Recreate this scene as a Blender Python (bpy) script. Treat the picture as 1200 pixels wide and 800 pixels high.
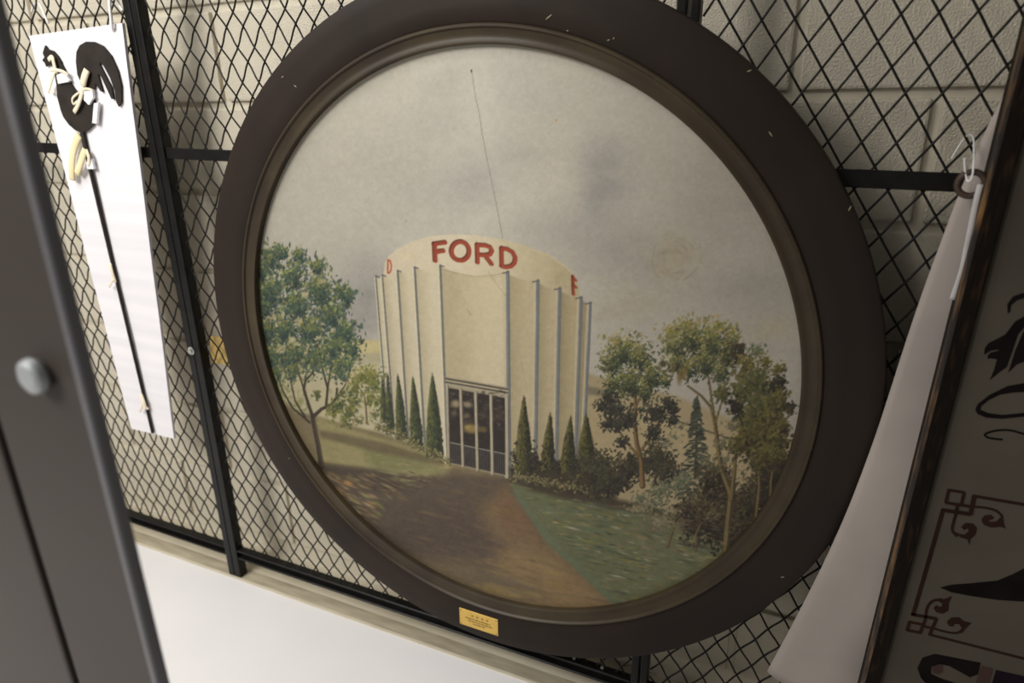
import bpy, bmesh, math, random
import numpy as np
from mathutils import Vector, Matrix

for o in list(bpy.data.objects):
    bpy.data.objects.remove(o, do_unlink=True)
SC = bpy.context.scene
COL = SC.collection

# ------------------------------------------------------------------ camera
F_PX = 807.97                                   # focal length for a 1200x800 frame
RIGHT = Vector((0.9130025, 0.40786011, -0.00875064))
FWD = Vector((-0.38444283, 0.8530098, -0.35295608))
UP = Vector((-0.13649232, 0.3256139, 0.93559897))
EYE = Vector((0.0, -1.15, 1.3133))
cam_d = bpy.data.cameras.new('camera')
cam_d.sensor_width = 36.0
cam_d.lens = 36.0 * F_PX / 1200.0
cam_d.clip_start = 0.02
cam_d.dof.use_dof = True
cam_d.dof.focus_distance = 1.22
cam_d.dof.aperture_fstop = 2.8
cam = bpy.data.objects.new('camera', cam_d)
COL.objects.link(cam)
cam.matrix_world = Matrix(((RIGHT.x, UP.x, -FWD.x, EYE.x), (RIGHT.y, UP.y, -FWD.y, EYE.y),
                           (RIGHT.z, UP.z, -FWD.z, EYE.z), (0, 0, 0, 1)))
SC.camera = cam

# ------------------------------------------------------------------ light
W = bpy.data.worlds.new('world'); SC.world = W
W.use_nodes = True
W.node_tree.nodes['Background'].inputs[0].default_value = (1.0, 0.96, 0.91, 1)
W.node_tree.nodes['Background'].inputs[1].default_value = 0.18

def area(name, loc, target, sx, sy, power, color):
    d = bpy.data.lights.new(name, 'AREA'); d.shape = 'RECTANGLE'
    d.size = sx; d.size_y = sy; d.energy = power; d.color = color
    o = bpy.data.objects.new(name, d); COL.objects.link(o); o.location = loc
    v = Vector(target) - Vector(loc)
    o.rotation_euler = v.to_track_quat('-Z', 'Y').to_euler()
    return o
# fluorescent ceiling fixtures over the aisle: the near one is to the left
area('aisle_light', (-1.75, -0.95, 2.70), (-1.75, -0.85, 0.0), 1.3, 0.6, 21, (1.0, 0.98, 0.945))
area('room_light', (-2.0, -2.35, 2.70), (-1.4, -1.0, 0.0), 1.3, 1.2, 108, (1.0, 0.98, 0.945))

SC.view_settings.view_transform = 'Standard'
SC.view_settings.look = 'None'
SC.view_settings.gamma = 1.0
SC.view_settings.use_curve_mapping = False
SC.view_settings.exposure = 0.0

# ------------------------------------------------------------------ helpers
def lin(c):
    out = []
    for v in c[:3]:
        v = v / 255.0
        out.append(v / 12.92 if v <= 0.04045 else ((v + 0.055) / 1.055) ** 2.4)
    return tuple(out)

def at(x, y, Y):
    """point of the plane (parallel to the storage panels) at depth Y seen at photo pixel x, y"""
    d = FWD + RIGHT * ((x - 600) / F_PX) - UP * ((y - 400) / F_PX)
    t = (Y - EYE.y) / d.y
    return EYE + d * t

def material(name, c, rough=0.6, metal=0.0, c2=None, scale=20.0, detail=4.0, bump=0.0, bscale=None, spec=0.5, stretch=None, lo=0.35, hi=0.65):
    m = bpy.data.materials.new(name); m.use_nodes = True
    nt = m.node_tree; b = nt.nodes['Principled BSDF']
    b.inputs['Base Color'].default_value = (*lin(c), 1)
    b.inputs['Roughness'].default_value = rough
    b.inputs['Metallic'].default_value = metal
    b.inputs['Specular IOR Level'].default_value = spec
    tc = nt.nodes.new('ShaderNodeTexCoord')
    src = tc.outputs['Object']
    if stretch:
        mp = nt.nodes.new('ShaderNodeMapping'); mp.inputs['Scale'].default_value = stretch
        nt.links.new(src, mp.inputs['Vector']); src = mp.outputs['Vector']
    if c2 is not None:
        n = nt.nodes.new('ShaderNodeTexNoise'); n.inputs['Scale'].default_value = scale; n.inputs['Detail'].default_value = detail
        nt.links.new(src, n.inputs['Vector'])
        r = nt.nodes.new('ShaderNodeValToRGB')
        r.color_ramp.elements[0].position = lo; r.color_ramp.elements[1].position = hi
        r.color_ramp.elements[0].color = (*lin(c), 1); r.color_ramp.elements[1].color = (*lin(c2), 1)
        nt.links.new(n.outputs['Fac'], r.inputs['Fac']); nt.links.new(r.outputs['Color'], b.inputs['Base Color'])
    if bump > 0:
        n2 = nt.nodes.new('ShaderNodeTexNoise'); n2.inputs['Scale'].default_value = bscale or scale; n2.inputs['Detail'].default_value = 3
        nt.links.new(src, n2.inputs['Vector'])
        bp = nt.nodes.new('ShaderNodeBump'); bp.inputs['Strength'].default_value = bump; bp.inputs['Distance'].default_value = 0.004
        nt.links.new(n2.outputs['Fac'], bp.inputs['Height']); nt.links.new(bp.outputs['Normal'], b.inputs['Normal'])
    return m

def add_box(bm, x0, x1, y0, y1, z0, z1, bevel=0.0, seg=1):
    r = bmesh.ops.create_cube(bm, size=1.0)
    vs = r['verts']
    for v in vs:
        v.co = Vector((x0 + (v.co.x + .5) * (x1 - x0), y0 + (v.co.y + .5) * (y1 - y0), z0 + (v.co.z + .5) * (z1 - z0)))
    if bevel > 0:
        es = list({e for v in vs for e in v.link_edges})
        bmesh.ops.bevel(bm, geom=es, offset=bevel, segments=seg, profile=0.6, affect='EDGES', clamp_overlap=True)

def add_tube(bm, pts, rad, sides=8, cap=True, flat=None):
    """tube along pts; rad a number or one per point; flat = (unit vector, factor) squashes it"""
    pts = [Vector(p) for p in pts]; n = len(pts)
    if not hasattr(rad, '__len__'): rad = [rad] * n
    rings = []
    prev = None
    for i, p in enumerate(pts):
        t = (pts[min(i + 1, n - 1)] - pts[max(i - 1, 0)]).normalized()
        if prev is None:
            a = Vector((0, 1, 0)) if abs(t.y) < 0.8 else Vector((1, 0, 0))
            nrm = (a - t * a.dot(t)).normalized()
        else:
            nrm = (prev - t * prev.dot(t)).normalized()
        prev = nrm; bi = t.cross(nrm)
        ring = []
        for k in range(sides):
            an = 2 * math.pi * k / sides
            off = (nrm * math.cos(an) + bi * math.sin(an)) * rad[i]
            if flat: off = off - flat[0] * off.dot(flat[0]) * (1 - flat[1])
            ring.append(bm.verts.new(p + off))
        rings.append(ring)
    for a, b in zip(rings[:-1], rings[1:]):
        for k in range(sides):
            bm.faces.new((a[k], a[(k + 1) % sides], b[(k + 1) % sides], b[k]))
    if cap:
        bm.faces.new(rings[0][::-1]); bm.faces.new(rings[-1])

def smooth_path(pts, sub=6):
    pts = [Vector(p) for p in pts]; out = []
    for i in range(len(pts) - 1):
        p0 = pts[max(i - 1, 0)]; p1 = pts[i]; p2 = pts[i + 1]; p3 = pts[min(i + 2, len(pts) - 1)]
        for k in range(sub):
            t = k / sub
            out.append(0.5 * ((2 * p1) + (p2 - p0) * t + (2 * p0 - 5 * p1 + 4 * p2 - p3) * t * t + (3 * p1 - p0 - 3 * p2 + p3) * t ** 3))
    out.append(pts[-1]); return out

def add_poly(bm, pts, thick):
    """flat polygon in a plane of constant Y, front at its points, extruded back by thick"""
    vs = [bm.verts.new(p) for p in pts]
    es = [bm.edges.new((vs[i], vs[(i + 1) % len(vs)])) for i in range(len(vs))]
    r = bmesh.ops.triangle_fill(bm, use_beauty=True, use_dissolve=False, edges=es)
    fs = [g for g in r['geom'] if isinstance(g, bmesh.types.BMFace)]
    ex = bmesh.ops.extrude_face_region(bm, geom=fs)
    for g in ex['geom']:
        if isinstance(g, bmesh.types.BMVert): g.co.y += thick

def obj(name, bm, mat, parent=None, smooth=False):
    bmesh.ops.recalc_face_normals(bm, faces=bm.faces)
    me = bpy.data.meshes.new(name); bm.to_mesh(me); bm.free()
    if smooth:
        for p in me.polygons: p.use_smooth = True
    me.materials.append(mat)
    o = bpy.data.objects.new(name, me); COL.objects.link(o)
    if parent is not None:
        o.parent = parent
        o.matrix_parent_inverse = Matrix.Translation(-parent.location)
    return o

def tag(o, label=None, cat=None, group=None, kind=None):
    if label: o['label'] = label
    if cat: o['category'] = cat
    if group: o['group'] = group
    if kind: o['kind'] = kind
    return o

def empty(name, loc, label, cat, group=None):
    o = bpy.data.objects.new(name, None); COL.objects.link(o); o.location = loc
    o.empty_display_size = 0.05
    return tag(o, label, cat, group)

def BM(): return bmesh.new()

# ------------------------------------------------------------------ materials
M = {}
M['block'] = material('painted_block', (206, 197, 176), 0.45, c2=(212, 203, 183), scale=9, bump=0.65, bscale=300)
M['mortar'] = material('painted_mortar', (206, 198, 178), 0.5, c2=(212, 204, 184), scale=12, bump=0.15, bscale=90)
M['floor'] = material('white_floor', (226, 223, 222), 0.55, c2=(230, 227, 226), scale=3, bump=0.02, bscale=60)
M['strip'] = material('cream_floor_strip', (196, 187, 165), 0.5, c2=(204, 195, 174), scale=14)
M['band'] = material('shaded_floor_band', (150, 141, 120), 0.55, c2=(172, 162, 140), scale=11, stretch=(1, 6, 1))  # shade under the bottom rail, put into the floor colour
M['steel'] = material('black_painted_steel', (13, 12, 11), 0.42, c2=(22, 21, 19), scale=40, bump=0.10, bscale=180, spec=0.22)
M['wire'] = material('black_wire', (17, 15, 13), 0.5, c2=(24, 21, 18), scale=60, spec=0.25)
M['zinc'] = material('zinc_hardware', (190, 190, 185), 0.35, 0.7, c2=(160, 160, 155), scale=80)
M['frame'] = material('brown_frame_paint', (37, 30, 25), 0.55, c2=(43, 34, 28), scale=7, detail=6, bump=0.06, bscale=60, spec=0.16)
M['bead'] = material('bronze_frame_moulding', (50, 41, 30), 0.45, c2=(64, 54, 36), scale=9, detail=5, bump=0.04, bscale=90, spec=0.3)
M['brass'] = material('brass_plate', (214, 178, 88), 0.45, 0.15, c2=(204, 166, 76), scale=60)
M['engrave'] = material('engraved_letters', (134, 104, 44), 0.6, c2=(120, 92, 38), scale=90)
M['engrave_red'] = material('engraved_red_letters', (150, 90, 44), 0.6, c2=(140, 84, 40), scale=90)
M['foam'] = material('white_foam_board', (222, 219, 221), 0.7, c2=(213, 210, 213), scale=2.2, stretch=(0.4, 1, 16), bump=0.05, bscale=8)
M['sheet'] = material('foam_sheet', (166, 156, 148), 0.85, c2=(154, 145, 138), scale=6, bump=0.25, bscale=9)
M['iron'] = material('dark_iron', (40, 35, 32), 0.65, c2=(48, 42, 38), scale=30, bump=0.1, bscale=120, spec=0.15)
M['cotton'] = material('cotton_tape', (226, 214, 190), 0.85, c2=(216, 202, 176), scale=40, bump=0.2, bscale=200)
M['cream'] = material('cream_foam', (226, 212, 170), 0.8, c2=(214, 198, 156), scale=30, bump=0.2, bscale=120)
M['pad'] = material('white_padding', (226, 225, 226), 0.8, c2=(218, 217, 218), scale=30)
M['vinyl'] = material('white_coated_wire', (228, 226, 224), 0.4, c2=(218, 216, 214), scale=40)
M['clear'] = material('translucent_strip', (196, 192, 190), 0.35, c2=(180, 176, 174), scale=40)
M['rust'] = material('rusty_ring', (66, 46, 34), 0.6, c2=(46, 34, 28), scale=60, bump=0.2, bscale=200)
M['sign'] = material('sign_ground', (80, 74, 65), 0.9, c2=(66, 61, 53), spec=0.04, scale=5, detail=8, bump=0.1, bscale=60, lo=0.3, hi=0.7)
M['sign_frame'] = material('worn_dark_frame', (20, 15, 12), 0.55, c2=(44, 31, 19), scale=26, detail=8, lo=0.52, hi=0.72, stretch=(6, 6, 1), bump=0.3, bscale=60, spec=0.06)
M['sign_edge'] = material('worn_gilt_edge', (30, 22, 15), 0.5, c2=(124, 88, 44), scale=16, detail=8, lo=0.48, hi=0.72, stretch=(6, 6, 0.8), bump=0.3, bscale=60)
M['sign_black'] = material('black_sign_paint', (17, 14, 14), 0.65, c2=(23, 19, 18), scale=30, spec=0.02)
M['sign_red'] = material('oxblood_sign_paint', (45, 29, 23), 0.7, c2=(38, 25, 21), scale=30, spec=0.02)
M['sign_purple'] = material('purple_black_sign_paint', (28, 20, 27), 0.65, c2=(23, 17, 22), scale=30, spec=0.02)
M['sign_rose'] = material('dull_rose_sign_paint', (66, 50, 46), 0.7, c2=(58, 44, 40), scale=30, spec=0.02)
M['cabinet'] = material('grey_enamel', (60, 53, 48), 0.55, c2=(56, 49, 45), scale=4, spec=0.3)
M['seam'] = material('dark_rubber_seam', (58, 50, 46), 0.7, c2=(54, 46, 43), scale=10)
M['edge'] = material('lit_grey_edge', (98, 97, 100), 0.5, c2=(92, 91, 94), scale=6)  # paler than the enamel: light on the door edge put into the colour
M['knob'] = material('steel_knob', (168, 172, 172), 0.4, 0.3, c2=(158, 162, 162), scale=20)
M['tagpaper'] = material('yellow_paper', (168, 142, 82), 0.85, c2=(154, 128, 72), scale=30)
M['chip'] = material('paint_chip', (170, 160, 130), 0.7, c2=(150, 140, 110), scale=200)

# ------------------------------------------------------------------ setting
b = BM(); add_box(b, -4.2, 2.0, -2.6, 0.25, -0.12, 0.0)
floor = tag(obj('floor', b, M['floor']), 'white floor', kind='structure')

YW = 0.115
# cream painted strip of floor under the panels, with a darker band coloured as the rail's shade and a raised lip where the white floor begins
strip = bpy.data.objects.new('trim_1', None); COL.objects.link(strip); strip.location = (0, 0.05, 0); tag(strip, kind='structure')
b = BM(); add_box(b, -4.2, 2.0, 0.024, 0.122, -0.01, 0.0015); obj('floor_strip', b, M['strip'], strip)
b = BM(); add_box(b, -4.2, 2.0, -0.013, 0.024, -0.01, 0.0008); obj('shade_band', b, M['band'], strip)
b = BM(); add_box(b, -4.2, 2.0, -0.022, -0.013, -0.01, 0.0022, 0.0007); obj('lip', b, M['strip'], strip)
b = BM(); add_box(b, -4.2, 2.0, 0.0100, 0.12, -1.45, 1.45)
wall = obj('wall_back', b, M['mortar']); tag(wall, 'cream painted concrete block wall', kind='structure')
wall.location = (0, YW, 1.2895); wall.rotation_euler = (0, math.radians(-0.95), 0)
# courses of concrete blocks, each a part of the wall
b = BM(); add_box(b, -0.1960, 0.1960, 0.0, 0.05, -0.0942, 0.0942, 0.0045, 2)
bmesh.ops.delete(b, geom=[f for f in b.faces if f.normal.y > 0.9], context='FACES')
blk0 = obj('block', b, M['block']); first = True
rnd = random.Random(4)
for r in range(-6, 4):
    off = -0.0690 if r % 2 == 0 else 0.1370
    for c in range(-9, 4):
        x = off + 0.2035 + 0.407 * c
        z = 0.1017 + 0.2035 * r
        if x < -3.7 or x > 1.4: continue
        o = blk0 if first else blk0.copy()
        if not first: COL.objects.link(o)
        first = False
        o.parent = wall; o.location = (x, rnd.uniform(0, 0.0012), z)

# ------------------------------------------------------------------ woven wire storage panels
def wire_arrays(x0, x1, z0, z1, ox, oz, w, h, amp=0.0022, rad=0.0019, seg=4, sides=5):
    V = []; F = []
    e = ((w / 2, h / 2), (w / 2, -h / 2))
    n = int(max((x1 - x0) / w, (z1 - z0) / h) * 2 + 60)
    ring = [(math.cos(2 * math.pi * k / sides) * rad, math.sin(2 * math.pi * k / sides) * rad) for k in range(sides)]
    for fam in (0, 1):
        d = e[fam]; g = e[1 - fam]; L = math.hypot(*d); nx, nz = -d[1] / L, d[0] / L
        for j in range(-n, n):
            run = []
            def flush(run):
                if len(run) > 2:
                    base = len(V)
                    for (x, y, z) in run:
                        for (a, c) in ring: V.append((x + nx * a, y + c, z + nz * a))
                    for i in range(len(run) - 1):
                        for k in range(sides):
                            k2 = (k + 1) % sides
                            F.append((base + i * sides + k, base + i * sides + k2, base + (i + 1) * sides + k2, base + (i + 1) * sides + k))
            for i in range(-n * seg, n * seg):
                s = i / seg
                x = ox + s * d[0] + j * g[0]; z = oz + s * d[1] + j * g[1]
                if x0 <= x <= x1 and z0 <= z <= z1:
                    ph = math.cos(math.pi * s) * (1 if j % 2 == 0 else -1) * (1 if fam == 0 else -1)
                    y = amp * math.copysign(abs(ph) ** 0.7, ph)
                    run.append((x, y, z))
                else:
                    flush(run); run = []
            flush(run)
    return V, F

def channel_post(x0, x1, z1):
    b = BM(); add_box(b, x0, x1, -0.013, 0.013, 0.0, z1, 0.003, 2)
    return b

def mesh_panel(x0, x1, pw, rail, anchor, w, h, label):
    root = empty('mesh_panel', ((x0 + x1) / 2, 0, 0), label, 'wire panel', 'black woven wire storage panels')
    top = 2.05
    obj('post', channel_post(x0, x0 + pw[0], top + 0.02), M['steel'], root)
    obj('post', channel_post(x1 - pw[1], x1, top + 0.02), M['steel'], root)
    xa, xb = x0 + pw[0], x1 - pw[1]
    for (a, c, dy) in ((0.064, 0.094, 0.011), (top - 0.03, top, 0.011)):
        b = BM()
        add_box(b, xa, xb, -dy, dy, a, a + 0.006, 0.0012)            # lower flange
        add_box(b, xa, xb, -dy, dy, c - 0.005, c, 0.0012)             # upper flange
        add_box(b, xa, xb, 0.001, dy, a + 0.006, c - 0.005)           # web
        obj('rail', b, M['steel'], root)
    b = BM(); add_box(b, xa, xb, -0.0085, -0.0040, rail[0], rail[1], 0.0012)
    obj('middle_rail', b, M['steel'], root)
    V, F = wire_arrays(xa + 0.0005, xb - 0.0005, 0.096, top - 0.031, anchor[0], anchor[1], w, h)
    me = bpy.data.meshes.new('wire_mesh'); me.from_pydata(V, [], F); me.materials.append(M['wire'])
    for p in me.polygons: p.use_smooth = True
    o = bpy.data.objects.new('wire_mesh', me); COL.objects.link(o)
    o.parent = root; o.matrix_parent_inverse = Matrix.Translation(-root.location)
    o['kind'] = 'stuff'
    return root

pA = mesh_panel(-2.70, -1.3868, (0.022, 0.021), (1.157, 1.181), (-1.5361, 0.4403), 0.0432, 0.0650, 'wire panel at the far left, behind the foam board with the rooster')
pB = mesh_panel(-1.3852, -0.2232, (0.022, 0.0165), (1.157, 1.181), (-1.2046, 1.4494), 0.0437, 0.0652, 'middle wire panel behind the round painting')
pC = mesh_panel(-0.2195, 0.95, (0.0155, 0.022), (1.163, 1.189), (-0.0280, 1.3930), 0.0446, 0.0667, 'wire panel at the right, behind the large hanging sign')
# bolt with a zinc washer on the double post, bolts on the bottom rail
p = at(224, 411, -0.014)
b = BM()
add_tube(b, [(p.x, -0.0134, p.z), (p.x, -0.0150, p.z)], 0.0105, 20)
add_tube(b, [(p.x, -0.0150, p.z), (p.x, -0.0200, p.z)], 0.0058, 6)
tag(obj('bolt', b, M['zinc'], pB), 'zinc bolt with washer on the double post')
for (px, py) in ((671, 775), (704, 786)):
    p = at(px, py, -0.012)
    b = BM(); add_tube(b, [(p.x, 0.0010, p.z), (p.x, -0.0035, p.z)], 0.0035, 8)
    obj('rivet', b, M['zinc'], pB)

# ------------------------------------------------------------------ the painted canvas
class Paint:
    """a small oil painter: works on a numpy raster in the sketch frame, S cells per unit"""
    S = 2.0; X0 = 285; Y0 = 40; X1 = 955; Y1 = 735
    def __init__(s):
        s.h = int((s.Y1 - s.Y0) * s.S); s.w = int((s.X1 - s.X0) * s.S)
        s.a = np.zeros((s.h, s.w, 3), np.float32)
        yy, xx = np.mgrid[0:s.h, 0:s.w]
        s.x = (xx / s.S + s.X0).astype(np.float32); s.y = (yy / s.S + s.Y0).astype(np.float32)
        s.r = np.random.RandomState(7)
    def win(s, x0, x1, y0, y1):
        i0 = max(int((y0 - s.Y0) * s.S), 0); i1 = min(int((y1 - s.Y0) * s.S) + 2, s.h)
        j0 = max(int((x0 - s.X0) * s.S), 0); j1 = min(int((x1 - s.X0) * s.S) + 2, s.w)
        return (slice(i0, max(i1, i0)), slice(j0, max(j1, j0)))
    def mix(s, sl, m, c):
        m = m[..., None]
        s.a[sl] = s.a[sl] * (1 - m) + np.asarray(c, np.float32) * m
    def noise(s, sx, sy, seed, octaves=3, rot=0.0):
        ca, sa = math.cos(rot), math.sin(rot)
        u = s.x * ca + s.y * sa; v = -s.x * sa + s.y * ca
        tot = np.zeros_like(s.x); amp = 1.0; norm = 0
        for o in range(octaves):
            rr = np.random.RandomState(seed + o); g = rr.rand(256, 256).astype(np.float32)
            a = u / sx * 2 ** o + 37.3; bb = v / sy * 2 ** o + 51.7
            ia = np.floor(a).astype(int); ib = np.floor(bb).astype(int)
            fa = a - ia; fb = bb - ib
            fa = fa * fa * (3 - 2 * fa); fb = fb * fb * (3 - 2 * fb)
            g00 = g[ib % 256, ia % 256]; g10 = g[ib % 256, (ia + 1) % 256]
            g01 = g[(ib + 1) % 256, ia % 256]; g11 = g[(ib + 1) % 256, (ia + 1) % 256]
            tot += amp * ((g00 * (1 - fa) + g10 * fa) * (1 - fb) + (g01 * (1 - fa) + g11 * fa) * fb)
            norm += amp; amp *= 0.5
        return tot / norm
    def poly(s, pts, c, alpha=1.0, soft=0.7):
        P = np.array(pts, np.float32)
        sl = s.win(P[:, 0].min() - 3, P[:, 0].max() + 3, P[:, 1].min() - 3, P[:, 1].max() + 3)
        x = s.x[sl]; y = s.y[sl]
        ins = np.zeros(x.shape, bool); dist = np.full(x.shape, 1e9, np.float32)
        n = len(P)
        for i in range(n):
            ax, ay = P[i]; bx, by = P[(i + 1) % n]
            cond = ((ay > y) != (by > y)) & (x < (bx - ax) * (y - ay) / (by - ay + 1e-9) + ax)
            ins ^= cond
            dx, dy = bx - ax, by - ay; L = dx * dx + dy * dy + 1e-9
            t = np.clip(((x - ax) * dx + (y - ay) * dy) / L, 0, 1)
            dist = np.minimum(dist, (x - ax - t * dx) ** 2 + (y - ay - t * dy) ** 2)
        d = np.sqrt(dist) * np.where(ins, 1, -1)
        m = np.clip(d / soft * 0.5 + 0.5, 0, 1) * alpha
        if callable(c): c = c(x, y)
        s.mix(sl, m, c)
    def line(s, pts, w, c, alpha=1.0, w2=None, soft=0.6):
        P = np.array(pts, np.float32); w2 = w if w2 is None else w2; n = len(P) - 1
        mw = max(w, w2) + 2
        sl = s.win(P[:, 0].min() - mw, P[:, 0].max() + mw, P[:, 1].min() - mw, P[:, 1].max() + mw)
        x = s.x[sl]; y = s.y[sl]; best = np.full(x.shape, -9.0, np.float32)
        for i in range(n):
            ax, ay = P[i]; bx, by = P[i + 1]; dx, dy = bx - ax, by - ay; L = dx * dx + dy * dy + 1e-9
            t = np.clip(((x - ax) * dx + (y - ay) * dy) / L, 0, 1)
            wd = (w + (w2 - w) * (i + t) / n) / 2
            best = np.maximum(best, wd - np.hypot(x - ax - t * dx, y - ay - t * dy))
        s.mix(sl, np.clip(best / soft + 0.5, 0, 1) * alpha, c)
    def dab(s, cx, cy, rx, ry, ang, c, alpha=1.0, hard=0.6):
        R = max(rx, ry) + 1.5
        sl = s.win(cx - R, cx + R, cy - R, cy + R)
        x = s.x[sl] - cx; y = s.y[sl] - cy
        if x.size == 0: return
        ca, sa = math.cos(ang), math.sin(ang)
        d = np.sqrt(((x * ca + y * sa) / rx) ** 2 + ((-x * sa + y * ca) / ry) ** 2)
        s.mix(sl, np.clip((1.0 - d) / (1 - hard), 0, 1) * alpha, c)
    def jit(s, c, k):
        return np.clip(np.asarray(c, np.float32) * (1 + s.r.uniform(-k, k)) + s.r.uniform(-k * 40, k * 40, 3), 0, 255)
    def leaves(s, cl, cols, dens=0.22, size=2.6, alpha=0.85, k=0.12, up=0.5):
        """foliage: dabs scattered in discs (x, y, r[, squash]); colours from dark to light, light ones towards the top"""
        for c in cl:
            x, y, r = c[:3]; sq = c[3] if len(c) > 3 else 1.0
            n = int(math.pi * r * r * sq * dens)
            for _ in range(n):
                a = s.r.uniform(0, 2 * math.pi); q = r * min(abs(s.r.normal(0, 0.62)), 1.45)
                dx, dy = q * math.cos(a), q * sq * math.sin(a)
                t = 0.5 - up * dy / (r * sq) * 0.5 - 0.15 * dx / r + s.r.uniform(-0.33, 0.33)
                col = cols[int(np.clip(t, 0, 0.999) * len(cols))]
                z = size * s.r.uniform(0.55, 1.25)
                s.dab(x + dx, y + dy, z * 1.1, z * s.r.uniform(0.35, 0.75), s.r.uniform(0.2, 2.9), s.jit(col, k), alpha)
    def strokes(s, n, box, cols, ln, wd, ang, alpha=0.6, k=0.08, inside=None):
        for _ in range(n):
            x = s.r.uniform(box[0], box[1]); y = s.r.uniform(box[2], box[3])
            if inside is not None and not inside(x, y): continue
            c = cols[s.r.randint(len(cols))]
            s.dab(x, y, ln * s.r.uniform(0.5, 1.3), wd * s.r.uniform(0.5, 1.3), ang + s.r.uniform(-0.15, 0.15), s.jit(c, k), alpha, 0.2)

def paint_picture():
    p = Paint(); X, Y = p.x, p.y
    # --- sky
    base = np.array([181, 175, 159], np.float32)
    p.a[:] = base
    full = (slice(None), slice(None))
    n1 = p.noise(150, 90, 11, 4, 0.3); n2 = p.noise(60, 40, 31, 4, -0.2); n3 = p.noise(5, 5, 51, 2)
    p.mix(full, np.clip((n1 - 0.45) * 2.2, 0, 0.55), (166, 162, 152))
    p.mix(full, np.clip((n2 - 0.5) * 1.6, 0, 0.35), (192, 186, 170))
    p.mix(full, np.clip((X - 560) / 380, 0, 1) * 0.85, (139, 133, 122))
    p.mix(full, np.clip((Y - 150) / 220, 0, 1) * np.clip((560 - X) / 200, 0, 1) * 0.35, (164, 160, 148))
    def cloud(cx, cy, rx, ry, c, al, ang=0.0, seed=0):
        ca, sa = math.cos(ang), math.sin(ang)
        dx, dy = X - cx, Y - cy
        d = ((dx * ca + dy * sa) / rx) ** 2 + ((-dx * sa + dy * ca) / ry) ** 2
        m = np.exp(-d) * (0.55 + 0.9 * p.noise(26, 18, 70 + seed, 3))
        p.mix(full, np.clip(m * al * 1.25, 0, 1), c)
    cloud(700, 215, 34, 48, (124, 120, 118), 0.55, 0.2, 1)
    cloud(655, 212, 34, 42, (178, 171, 155), 0.6, 0.2, 2)
    cloud(612, 180, 30, 22, (150, 144, 136), 0.35, 0, 3)
    cloud(560, 215, 34, 26, (152, 147, 140), 0.45, 0, 4)
    cloud(640, 270, 70, 26, (152, 146, 137), 0.4, 0, 5)
    cloud(430, 350, 36, 50, (146, 142, 134), 0.7, 0.3, 6)
    cloud(430, 190, 90, 30, (170, 164, 148), 0.3, 0.2, 7)
    cloud(740, 300, 80, 40, (134, 128, 119), 0.45, 0, 8)
    cloud(790, 300, 26, 26, (152, 141, 116), 0.55, 0, 9)
    cloud(740, 360, 50, 16, (152, 143, 124), 0.5, -0.2, 10)
    cloud(850, 220, 70, 60, (138, 131, 118), 0.4, 0, 11)
    cloud(905, 385, 26, 14, (150, 140, 118), 0.5, 0, 12)
    cloud(880, 340, 60, 26, (128, 122, 112), 0.35, 0, 13)
    for k in range(90):                                        # swirling brush marks of the cloud on the right
        a = p.r.uniform(0, 6.28); q = p.r.uniform(8, 36)
        p.dab(790 + q * math.cos(a), 304 + q * 0.9 * math.sin(a), p.r.uniform(5, 9), 1.3, a + 1.57, p.jit((150, 138, 112) if p.r.rand() < .6 else (126, 119, 108), .05), 0.5, 0.2)
    for k in range(60):
        a = p.r.uniform(2.6, 6.5); q = p.r.uniform(6, 20)
        p.dab(906 + q * math.cos(a), 392 + q * math.sin(a), p.r.uniform(4, 7), 1.2, a + 1.57, p.jit((150, 140, 116), .05), 0.45, 0.2)
    for k in range(90):
        p.dab(p.r.uniform(690, 770), p.r.uniform(325, 375), p.r.uniform(5, 10), 1.4, p.r.uniform(-.3, .5), p.jit((154, 146, 124), .05), 0.42, 0.2)
    for k in range(700):                                       # faint brushwork all over the sky
        x = p.r.uniform(300, 940); y = p.r.uniform(55, 420)
        sl = p.win(x, x, y, y); c = p.a[sl].mean((0, 1))
        p.dab(x, y, p.r.uniform(6, 16), p.r.uniform(2, 4), p.r.uniform(-.5, .9), p.jit(c, .02), 0.4, 0.1)
    p.dab(652, 141, 1.1, 2.3, 0, (170, 118, 50)); p.dab(476, 259, 1.0, 1.6, 0, (140, 130, 110))

    # --- land behind the trees
    p.poly([(285, 400), (330, 398), (410, 398), (446, 399), (448, 520), (285, 500)], (182, 172, 136), 0.9, 3)
    p.poly([(405, 399), (447, 399), (448, 418), (400, 425)], (190, 176, 126), 0.9, 2)
    p.poly([(405, 416), (447, 412), (448, 424), (400, 428)], (164, 156, 130), 0.7, 2)
    p.poly([(688, 436), (720, 448), (790, 463), (850, 488), (945, 520), (945, 620), (688, 600)], (150, 135, 104), 1, 3)
    p.poly([(688, 455), (740, 470), (850, 520), (850, 560), (688, 560)], (158, 142, 108), 0.8, 6)
    p.poly([(688, 452), (715, 458), (715, 466), (688, 462)], (84, 82, 68), 0.6, 2)
    p.line([(745, 478), (790, 492), (850, 512), (900, 526)], 2.2, (78, 70, 54), 0.75)
    # --- ground
    gnd = [(285, 470), (330, 476), (400, 496), (450, 508), (500, 526), (525, 541), (597, 558), (700, 586), (790, 600), (945, 610), (945, 735), (285, 735)]
    p.poly(gnd, (121, 108, 78), 1, 2)
    p.poly([(300, 462), (340, 474), (365, 500), (375, 545), (395, 610), (330, 560)], (124, 110, 82), 0.9, 4)
    p.poly([(372, 488), (420, 506), (500, 530), (530, 545), (520, 562), (450, 556), (374, 541)], (150, 140, 96), 0.95, 3)
    p.poly([(420, 520), (500, 534), (520, 555), (440, 552)], (118, 116, 76), 0.8, 6)
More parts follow.
